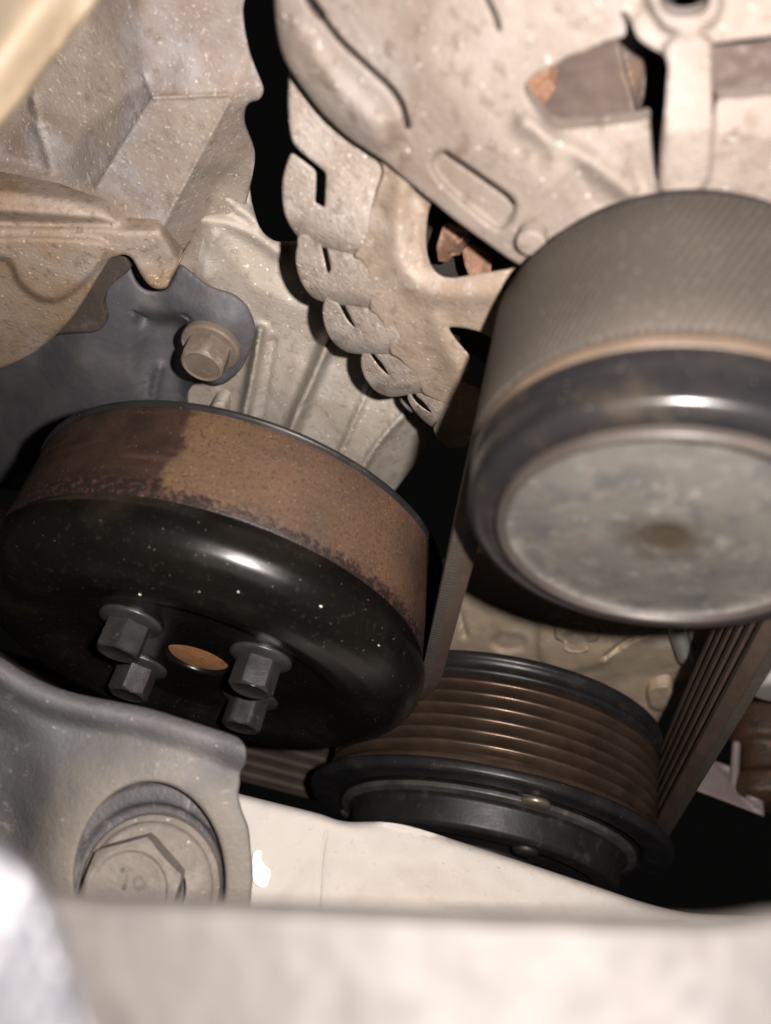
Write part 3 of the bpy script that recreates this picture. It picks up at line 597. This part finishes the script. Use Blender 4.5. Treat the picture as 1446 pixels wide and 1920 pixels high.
for k, ol in enumerate(fingers):
    def fh(Q, k=k):
        bx, by, br_ = blend[k]; t = np.clip(np.hypot(Q[:, 0] - bx, Q[:, 1] - by) / br_ - .25, 0, 1)
        d = dist_poly(Q, spline(low_edge[k], 5, closed=False), False); w_ = (34, 30, 28, 24, 18)[k]
        bulge = np.clip(1 - d / w_, 0, 1)
        return bell(Q) - 3.0 - 2.0 * t * t * (3 - 2 * t) - 1.5 * bulge ** 2
    relief('vent_finger', M['finger'], alt, ol, hfun=fh, step=4.5, rim=(5, 4, 4, 3, 2.5)[k], rimamp=(.7, .6, .6, .5, .4)[k], thick=6, rough=.09, rscale=16, skirt='ray', seed=11 + k)
# what shows through the windows
relief('rotor_claw', M['rotor'], alt, [(940, 80), (1010, 40), (1158, 40), (1166, 100), (1190, 190), (1200, 240), (1000, 260), (950, 200)], ctrl=[(950, 100, -33), (1160, 60, -31), (1190, 240, -30), (980, 250, -33)], step=9, rim=8, thick=14, rough=.2, rscale=40, seed=20, sharp=True)
relief('rotor_claw', M['rotor'], alt, [(1160, 70), (1176, 84), (1206, 108), (1211, 150), (1206, 196), (1196, 206), (1180, 170), (1166, 120)], ctrl=[(1165, 80, -31.5), (1210, 120, -33), (1185, 190, -31), (1206, 196, -33)], step=6, rim=5, thick=12, rough=.1, seed=21)
relief('winding', M['rotor_red'], alt, [(960, 110), (1034, 118), (1030, 148), (1042, 166), (1030, 186), (1010, 208), (970, 220), (950, 160)], ctrl=[(960, 110, -29), (1040, 160, -28), (1000, 210, -28.5)], strokes=[([(985, 195), (1010, 170), (1030, 150)], -.5, 7)], step=6, rim=3, thick=6, rough=.15, rscale=20, sharp=True, seed=22)
relief('rotor_claw', M['rotor'], alt, [(1300, 40), (1580, 30), (1580, 220), (1300, 240)], ctrl=[(1300, 40, -31), (1580, 30, -31), (1580, 220, -30), (1300, 240, -30)], step=10, rim=6, thick=12, rough=.2, seed=23, sharp=True)
relief('winding', M['rotor_red'], alt, [(830, 424), (842, 418), (868, 428), (884, 436), (882, 450), (872, 462), (862, 478), (850, 480), (840, 492), (822, 490), (818, 462)], ctrl=[(830, 424, -33), (884, 440, -32), (856, 455, -31), (822, 490, -34), (868, 470, -34)], strokes=[([(876, 440), (858, 460), (848, 482)], .8, 6)], step=5, rim=2.5, thick=6, rough=.12, rscale=14, sharp=True, skirt='ray', seed=24)
relief('winding', M['rotor_red'], alt, [(866, 470), (884, 452), (906, 466), (924, 480), (920, 520), (884, 528), (872, 500)], ctrl=[(868, 462, -34), (924, 484, -36), (884, 515, -33)], step=5, rim=2.5, thick=6, rough=.12, rscale=14, sharp=True, skirt='ray', seed=25)
relief('rotor_claw', M['rotor'], alt, [(790, 486), (826, 484), (850, 506), (856, 528), (800, 540), (786, 510)], ctrl=[(790, 486, -37), (856, 528, -37)], step=6, rim=3, thick=6, rough=.2, rscale=14, sharp=True, skirt='ray', seed=26)
relief('rotor_claw', M['rotor'], alt, [(842, 612), (880, 600), (892, 640), (880, 668), (856, 660)], ctrl=[(842, 612, -40), (892, 640, -40)], step=6, rim=6, thick=6, rough=.3, rscale=14, seed=27)
mesh_obj('stator_core', *lathe(engF(AU, AV), rnd_prof([(0, -46), (51, -46), (54, -49), (54, -80)], .8), 96), M['dark'], alt, sharp=40)

# ------------------------------------------------------------------ alternator pulley
ap = thing('alternator_pulley', 'large belt pulley with stained grey round cap in front of the alternator', 'pulley', eng(AU, AV, 0), ENG_R)
Fa = engF(AU, AV)
mesh_obj('groove_drum', *lathe(Fa, [(6, -15), (19, -14.5), (21.6, -14), (21.6, -12), (19, -11.5), (18.8, 11.2), (22.2, 11.3)], 160), M['rubber_black'], ap, sharp=40)
mesh_obj('lip', *lathe(Fa, rnd_prof([(21, 11.1), (22.9, 11.1), (23.05, 11.8), (22.75, 12.7), (22.3, 13.0)], .3), 160), M['alt_ring'], ap, sharp=50)
mesh_obj('front_flange', *lathe(Fa, rnd_prof([(21.5, 12.6), (22.75, 12.75), (23.0, 13.3), (22.9, 14.6), (22.55, 15.6), (22.6, 17.6), (22.4, 19.4), (20.9, 20.2), (19.4, 20.1), (18.9, 19.5)], .7), 160), M['alt_black'], ap, sharp=60)
cp = mesh_obj('dust_cap', *lathe(Fa, rnd_prof([(17.9, 20.3), (17.35, 19.6), (16.3, 19.5), (8, 20.0), (3.2, 20.1), (2.2, 19.85), (0, 19.8)], .4), 160), M['cap'], ap, sharp=60)
child_of_part(mesh_obj('cap_rim', *lathe(Fa, rnd_prof([(19.1, 19.7), (18.95, 20.6), (18.5, 20.95), (18.0, 20.8), (17.75, 20.2)], .3), 160), M['cap_lip'], ap, sharp=70), cp)
mesh_obj('hub', *lathe(Fa, [(5, -30), (7, -30), (7, -14.6)], 48), M['bolt_dusty'], ap)

# ------------------------------------------------------------------ water pump pulley
WU, WV, WR = -28.9, -157.6, 44.0
wp = thing('water_pump_pulley', 'black dished pulley with rusty rim band and four hex bolts', 'pulley', eng(WU, WV, 0), ENG_R)
Fw = engF(WU, WV)
mesh_obj('back_lip', *lathe(Fw, rnd_prof([(43.0, -11.2), (44.35, -11.0), (44.6, -10.7), (44.5, -10.2), (WR - .1, -9.7)], .3), 200), M['rubber_black'], wp, sharp=60)
mesh_obj('belt_band', *lathe(Fw, [(WR - .1, -9.9), (WR, -9.4), (WR, -4), (WR, 2), (WR, 6), (WR, 9.0), (WR - .15, 9.4)], 200), M['rust_band'], wp, sharp=60)
dome = [(WR - .1, 9.2), (WR + .15, 9.9), (WR + .75, 11.0), (WR + .95, 11.9), (WR + 1.15, 13.2), (WR + 1.0, 14.9), (WR + .3, 16.7), (WR - 1.1, 18.5), (WR - 3.2, 20.0), (WR - 6.2, 21.1), (WR - 9.8, 21.6), (WR - 13, 21.2), (WR - 15.2, 20.2), (WR - 17, 19.0), (WR - 18.6, 18.3), (24, 18.1), (7.0, 18.1), (6.5, 17.7), (6.4, 17.0)]
mesh_obj('dished_face', *lathe(Fw, rnd_prof(dome, .6, 4), 200), M['black_paint'], wp, sharp=70)
mesh_obj('shaft_end', *lathe(Fw, rnd_prof([(6.4, 16.6), (6.2, 17.2), (3, 17.35), (0, 17.4)], .3), 64), M['copper'], wp, sharp=60)
mesh_obj('hub', *lathe(Fw, [(10, -20), (10, -12), (30, -11.5), (43, -11)], 64), M['dark'], wp)
for k, ang in enumerate((134, 220, 40, 310)):
    t = math.radians(ang); Fb = engF(WU + 17.1 * math.cos(t), WV + 17.1 * math.sin(t), 18.1)
    bo = mesh_obj('bolt', *hexhead(Fb, 4.35, .8, 7.0, rot=.42 + .23 * k, cham=.55, dish=.12), M['black_bolt'], wp, sharp=32)
    child_of_part(mesh_obj('bolt_flange', *lathe(Fb, rnd_prof([(6.0, -.1), (6.05, .5), (5.6, .85), (4.4, 1.3), (3.8, 1.4)], .25), 56), M['black_bolt'], wp, sharp=50), bo)
for px, py, h, s in ((630, 1056, 9.6, .32), (483, 1008, 9.6, .2), (290, 1050, 15, .24), (377, 1101, 20, .14), (732, 1223, 19, .2)):
    # small grit stuck to the paint, placed where the profile passes under that pixel
    u, v = uv_of(px, py, h); rr = math.hypot(u - WU, v - WV); ph = math.atan2(v - WV, u - WU)
    rd = np.array([d[0] for d in dome[4:]])[::-1]; hd = np.array([d[1] for d in dome[4:]])[::-1]
    hs = float(np.interp(min(rr, WR - .3), rd, hd)); P = eng(WU + min(rr, WR - .12) * math.cos(ph), WV + min(rr, WR - .12) * math.sin(ph), hs + .05)
    q = [(s * math.cos(a_) * random.uniform(.6, 1.1), s * math.sin(a_) * random.uniform(.5, 1), 0) for a_ in np.linspace(0, 5.5, 8)]
    q2 = [(x * .5, y * .5, s * .6) for x, y, _ in q]
    V = frame_pts((P, E1, E2, A), q + q2)
    mesh_obj('grit', V, [(i, (i + 1) % 8, 8 + (i + 1) % 8, 8 + i) for i in range(8)] + [tuple(range(8, 16))], M['debris'], wp, smooth=False)

# ------------------------------------------------------------------ compressor pulley
CU, CV = 48.0, -229.9
ac = thing('compressor_pulley', 'dark multi-groove pulley with clutch plate, low right behind the white rail', 'pulley', eng(CU, CV, 0), ENG_R)
Fc = engF(CU, CV)
mesh_obj('back_flange', *lathe(Fc, [(30, -13.6), (45.0, -13.6), (45.4, -13.2), (45.5, -12.2), (45.2, -11.6), (44.6, -11.2), (44.6, -9.4), (45.3, -9.0), (45.4, -8.2), (44.9, -7.8), (44.2, -7.5)], 200), M['rubber_black'], ac, sharp=80)
prof = [(42.0, -7.9), (44.4, -7.6)]
h = -7.4
for i in range(6):
    for q in range(12):
        t_ = q / 12.0; prof.append((42.9 + 1.9 * (2 * abs(math.sin(math.pi * t_)) ** .75 - 1), h + 3.15 * t_))
    h += 3.15
prof += [(44.2, h + .5), (44.3, h + 1.2), (45.6, h + 1.6), (45.9, h + 2.2), (45.9, h + 3.6)]
mesh_obj('grooved_rim', *lathe(Fc, prof, 200), M['ac_grooves'], ac, sharp=80)
hf = h + 3.6
mesh_obj('front_ring', *lathe(Fc, rnd_prof([(45.8, hf - .1), (48.4, hf + .2), (49.2, hf + .9), (49.1, hf + 2.6), (48.2, hf + 3.3), (41.5, hf + 3.1), (40.5, hf + 1.0), (20, hf + .6)], .6), 200), M['rubber_black'], ac, sharp=60)
cl = mesh_obj('clutch_plate', *lathe(Fc, rnd_prof([(37.2, hf + 1.4), (39.4, hf + 3.4), (39.5, hf + 4.4), (37.5, hf + 4.9), (36.4, hf + 5.6), (36.0, hf + 11.2), (35.0, hf + 12.2), (30, hf + 12.4), (28.5, hf + 10.8), (14, hf + 10.4), (13, hf + 13), (0, hf + 13.2)], .5), 160), M['ac_dark'], ac, sharp=50)
child_of_part(mesh_obj('clutch_lip', *lathe(Fc, rnd_prof([(38.0, hf + 3.0), (39.9, hf + 3.3), (40.0, hf + 4.5), (37.8, hf + 5.0)], .3), 160), M['worn_steel'], ac, sharp=50), cl)
for ang, rr, hh in ((86, 39.0, 1.4), (-34, 39.0, 1.4), (206, 39.0, 1.4)):
    t = math.radians(ang); Fr = engF(CU + rr * math.cos(t), CV + rr * math.sin(t), hf + hh)
    child_of_part(mesh_obj('rivet', *lathe(Fr, rnd_prof([(4.2, 0), (4.2, .9), (3.2, 1.2), (3.2, 1.9), (3.8, 2.1), (3.7, 3.0), (2.8, 3.4), (0, 3.5)], .3), 40), M['brass'], ac, sharp=45), cl)
t = math.radians(82); Fr = engF(CU + 30 * math.cos(t), CV + 30 * math.sin(t), hf + 11.8)
child_of_part(mesh_obj('rivet', *lathe(Fr, rnd_prof([(3.2, 0), (3.0, 1.2), (2.0, 1.8), (0, 2.0)], .3), 40), M['ac_dark'], ac, sharp=45), cl)

# ------------------------------------------------------------------ belt
def belt_path(circs, step=1.6):
    n = len(circs); T = []
    for i in range(n):
        (c1, r1, s1), (c2, r2, s2) = circs[i], circs[(i + 1) % n]
        d = np.subtract(c2, c1); D = np.hypot(*d); th = math.atan2(d[1], d[0]); g = -math.asin((s2 * r2 - s1 * r1) / D)
        an = th + g + math.pi / 2; nn = np.array([math.cos(an), math.sin(an)])
        T.append((np.array(c1) - s1 * r1 * nn, np.array(c2) - s2 * r2 * nn, nn))
    P = []; Nn = []
    for i in range(n):
        p, q, nn = T[i]; k = max(2, int(np.hypot(*(q - p)) / step / 3))
        for t in np.linspace(0, 1, k, endpoint=False): P.append(p + (q - p) * t); Nn.append(nn)
        c, r, s = circs[(i + 1) % n]; n2 = T[(i + 1) % n][2]
        a0 = math.atan2(*(q - c)[::-1]); a1 = math.atan2(*(T[(i + 1) % n][0] - c)[::-1])
        if s > 0:
            while a1 < a0: a1 += 2 * math.pi
        else:
            while a1 > a0: a1 -= 2 * math.pi
        k = max(2, int(abs(a1 - a0) * r / step))
        for t in np.linspace(0, 1, k, endpoint=False):
            aa = a0 + (a1 - a0) * t; P.append(np.array(c) + r * np.array([math.cos(aa), math.sin(aa)])); Nn.append(-s * np.array([math.cos(aa), math.sin(aa)]))
    return np.array(P), np.array(Nn)
BP, BN = belt_path([((AU, AV), 23.3, 1), ((WU, WV), WR + .1, -1), ((-112.0, -222.0), 56.0, 1), ((CU, CV), 48.2, 1)])
belt = thing('drive_belt', 'dusty brown ribbed belt looping round all the pulleys', 'belt', eng(30, -150, 0), ENG_R)
def sweep(sec):                          # sec: closed [(inward offset, h)]
    k = len(sec); n = len(BP); S = np.concatenate([[0], np.cumsum(np.linalg.norm(np.diff(BP, axis=0), axis=1))])
    V = np.concatenate([eng(BP[:, 0] + BN[:, 0] * o, BP[:, 1] + BN[:, 1] * o, np.full(n, h)) for o, h in sec])
    UVc = np.concatenate([np.stack([S, np.full(n, h)], 1) for o, h in sec])
    F = [(j * n + i, j * n + (i + 1) % n, ((j + 1) % k) * n + (i + 1) % n, ((j + 1) % k) * n + i) for j in range(k) for i in range(n)]
    return V, F, UVc
V, F, U = sweep([(0.15, -10.75), (0, -10.4), (0, -5), (0, 0), (0, 5), (0, 10.4), (.15, 10.75), (2.0, 10.75), (2.0, -10.75)])
mesh_obj('backing', V, F, M['belt_back'], belt, sharp=40, uv=U)
for i in range(6):
    hc = (i - 2.5) * 3.56
    V, F, U = sweep([(1.95, hc - 1.72), (1.95, hc + 1.72), (3.9, hc + .95), (4.25, hc + .65), (4.25, hc - .65), (3.9, hc - .95)])
    mesh_obj('rib', V, F, M['belt_rib'], belt, sharp=40, uv=U)

# ------------------------------------------------------------------ right-hand small parts behind the belt
relief_plate = relief('bracket_plate', M['mauve'], None, [(1334, 1424), (1400, 1447), (1432, 1500), (1434, 1532), (1295, 1478), (1312, 1450)], ctrl=[(1334, 1424, 262), (1434, 1532, 250), (1295, 1478, 255)], mode='z', step=6, rim=4, thick=8, rough=.2, sharp=True, seed=30)
tag(relief_plate, 'small mauve-grey metal plate right of the ribbed belt', 'plate')
F = camF(1378, 1448, 258, (.1, -.25, -1)); F = (F[0], np.array([1.0, 0, 0]), np.array([0, 0, 1.0]), np.array([.06, -1, 0]))
peg = mesh_obj('peg', *lathe(F, rnd_prof([(1.5, -4), (1.4, 0), (1.3, 9), (.9, 9.8), (0, 10)], .4), 24), M['mauve'], None); tag(peg, 'thin pinkish peg standing above the mauve plate', 'peg')
F = (rays(1452, 1290) * 232, *[np.array(q) for q in ((.95, .3, 0.0), (-.15, .5, -.85), (-.25, .8, .52))]); 
sc = mesh_obj('metal_cap', *lathe((F[0], E1, E2, A), rnd_prof([(0, -6), (7.4, -6), (7.6, -1), (6.4, 1.4), (5.2, 1.8), (0, 1.8)], .6), 48), M['silver'], None, sharp=50); tag(sc, 'dull silver round cap at the right edge beside the belt', 'cap')
F = (rays(1440, 1420) * 262, E1, E2, A)
rf = mesh_obj('fitting', *lathe(F, rnd_prof([(0, -34), (9, -34), (9, -16), (11.5, -14), (11.5, -4), (8.5, -2), (8.5, 6), (10.5, 8), (10.5, 14), (6, 16), (0, 16)], 1.2), 56), M['rusty'], None, sharp=50); tag(rf, 'rusty brown round fitting at the right edge below the silver cap', 'fitting')

# ------------------------------------------------------------------ mount bracket, its bolt, the rail and the near edges
br = thing('mount_bracket', 'dusty grey mounting bracket at lower left with a recessed bolt seat', 'bracket', rays(230, 1500) * 128)
bc = (281, 1652)
def circ(c, rx, ry, n=28, a0=0): return [(c[0] + rx * math.cos(t), c[1] + ry * math.sin(t)) for t in np.linspace(0, 2 * math.pi, n, endpoint=False)]
TOP = spline([(-120, 1190), (-60, 1215), (0, 1232), (42, 1259), (100, 1287), (150, 1302), (220, 1316), (282, 1329), (350, 1350), (418, 1372), (452, 1384)], 8, closed=False)
def bracket_z(Q):
    ss = lambda t: np.clip(t, 0, 1) ** 2 * (3 - 2 * np.clip(t, 0, 1))
    d = dist_poly(Q, TOP, False); r = np.hypot(Q[:, 0] - 285, (Q[:, 1] - 1655) * .82)
    z = 130.0 - 2.0 * ss(d / 18) + 4.2 * ss((d - 32) / 34)
    p = ss((292 - r) / 140); z = z * (1 - p) + 127.2 * p
    return z + 6 * ss((110 - Q[:, 0]) / 130) * ss((d - 60) / 60) * (1 - ss((Q[:, 1] - 1560) / 90)) - 2.0 * ss((Q[:, 0] - 400) / 60) * (1 - p)
relief('bracket_body', M['bracket'], br,
       [(-60, 1215), (0, 1232), (42, 1259), (100, 1287), (150, 1302), (220, 1316), (282, 1329), (350, 1350), (418, 1372), (446, 1383), (459, 1398), (462, 1416), (459, 1434), (451, 1446), (450, 1470), (447, 1490), (454, 1520), (466, 1552), (471, 1600), (474, 1640), (470, 1700), (470, 1900), (-60, 1900)],
       hfun=bracket_z,
       mode='z', holes=[circ(bc, 142, 186)], step=6, smooth=2, rim=7, rimamp=.7, thick=9, rough=.10, rscale=40, seed=31)
N_B = np.array([.03, -.18, -.98])
F = camF(bc[0], bc[1], 130.5, N_B)
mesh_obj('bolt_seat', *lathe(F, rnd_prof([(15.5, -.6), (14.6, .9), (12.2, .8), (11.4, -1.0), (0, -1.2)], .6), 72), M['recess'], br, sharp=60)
bb = thing('mount_bolt', 'big dusty flange bolt seated in the lower left bracket', 'bolt', rays(*bc) * 130)
Fb = camF(283, 1662, 130.0, N_B)
mesh_obj('washer', *lathe(Fb, rnd_prof([(11.0, -1), (10.9, .5), (10.2, .9), (10.0, 1.1), (9.9, 1.5), (9.4, 1.9), (6, 2.1)], .2), 72), M['big_bolt'], bb, sharp=40)
Fh = camF(258, 1655, 129.0, N_B)
hd = mesh_obj('hex_head', *hexhead(Fh, 8.0, 0, 5.2, rot=.24, cham=1.1, dish=.35), M['big_bolt'], bb, sharp=30)
Fm = (Fh[0] + Fh[3] * 4.85, Fh[1], Fh[2], Fh[3])
def stroke_mark(pts, name='head_mark'):
    V = []; Fc_ = []
    for (x0, y0), (x1, y1) in zip(pts[:-1], pts[1:]):
        d = np.array([x1 - x0, y1 - y0]); d /= np.linalg.norm(d) + 1e-9; nn = np.array([-d[1], d[0]]) * .28; s = len(V)
        for (x, y), zz in (((x0, y0), 0), ((x1, y1), 0)):
            for sg in (1, -1): V += [(x + nn[0] * sg, y + nn[1] * sg, 0), (x + nn[0] * .5 * sg, y + nn[1] * .5 * sg, .3)]
        Fc_ += [(s, s + 1, s + 5, s + 4), (s + 1, s + 3, s + 7, s + 5), (s + 3, s + 2, s + 6, s + 7), (s, s + 2, s + 3, s + 1), (s + 4, s + 5, s + 7, s + 6)]
    return mesh_obj(name, frame_pts(Fm, V), Fc_, M['big_bolt'], bb)
child_of_part(stroke_mark([(-1.3, 3.0), (.2, 3.2), (-.8, .3)]), hd)                               # the worn 7 and ring stamped on the head
child_of_part(stroke_mark([(1.6 + .8 * math.cos(t), 1.2 + .8 * math.sin(t)) for t in np.linspace(0, 6.283, 13)]), hd)

rail = thing('frame_rail', 'dusty white painted frame rail crossing below the grooved pulley', 'rail', rays(800, 1620) * 150)
rl = relief('rail_face', M['rail'], rail,
       [(380, 1470), (452, 1489), (520, 1506), (600, 1526), (632, 1537), (660, 1541), (720, 1541), (770, 1549), (850, 1574), (980, 1616), (1100, 1656), (1200, 1690), (1262, 1706), (1310, 1713), (1446, 1717), (1560, 1718), (1560, 1840), (380, 1840)],
       ctrl=[(380, 1470, 152), (640, 1540, 152), (850, 1574, 152), (1200, 1690, 150), (1560, 1718, 148), (380, 1840, 138), (1560, 1840, 138), (800, 1700, 144)],
       strokes=[([(612, 1560), (604, 1610), (598, 1700)], .22, 3)], mode='z', step=9, rim=16, rimamp=2.2, thick=14, rough=.35, rscale=70, seed=32)
child_of_part(relief('bare_patch', M['white_chip'], rail, [(474, 1600), (484, 1594), (492, 1598), (490, 1610), (498, 1622), (507, 1632), (506, 1650), (498, 1664), (484, 1662), (474, 1648)], ctrl=[(480, 1600, 146.9), (506, 1650, 145.2), (475, 1660, 145)], mode='z', step=4, rim=3, rimamp=.1, thick=.6, rough=.05, seed=33), rl)

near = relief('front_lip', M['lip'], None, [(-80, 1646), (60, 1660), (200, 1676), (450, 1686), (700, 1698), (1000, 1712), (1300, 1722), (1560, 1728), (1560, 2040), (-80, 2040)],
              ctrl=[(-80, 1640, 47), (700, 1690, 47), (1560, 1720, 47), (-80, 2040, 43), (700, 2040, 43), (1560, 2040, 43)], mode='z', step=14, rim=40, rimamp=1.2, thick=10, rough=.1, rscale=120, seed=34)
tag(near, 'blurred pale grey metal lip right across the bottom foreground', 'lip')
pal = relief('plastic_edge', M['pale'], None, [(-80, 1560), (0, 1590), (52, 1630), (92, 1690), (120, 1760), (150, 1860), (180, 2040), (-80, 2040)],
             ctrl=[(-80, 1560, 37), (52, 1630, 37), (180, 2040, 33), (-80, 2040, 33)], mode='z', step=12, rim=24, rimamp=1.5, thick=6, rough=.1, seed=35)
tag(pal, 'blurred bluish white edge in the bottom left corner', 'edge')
bar = relief('support_bar', M['beige_bar'], None, [(-90, -90), (236, -90), (186, 0), (112, 100), (40, 194), (-30, 280), (-90, 350)],
             ctrl=[(-90, -90, 74), (236, -90, 79), (112, 100, 78), (-30, 280, 78), (-90, 350, 79), (125, -40, 72), (40, 70, 72), (-30, 160, 72), (-60, 20, 74)], mode='z', step=10, smooth=25, rim=14, rimamp=1.5, thick=12, rough=.1, rscale=60, seed=36)
tag(bar, 'blurred beige bar cutting across the top left corner', 'bar')
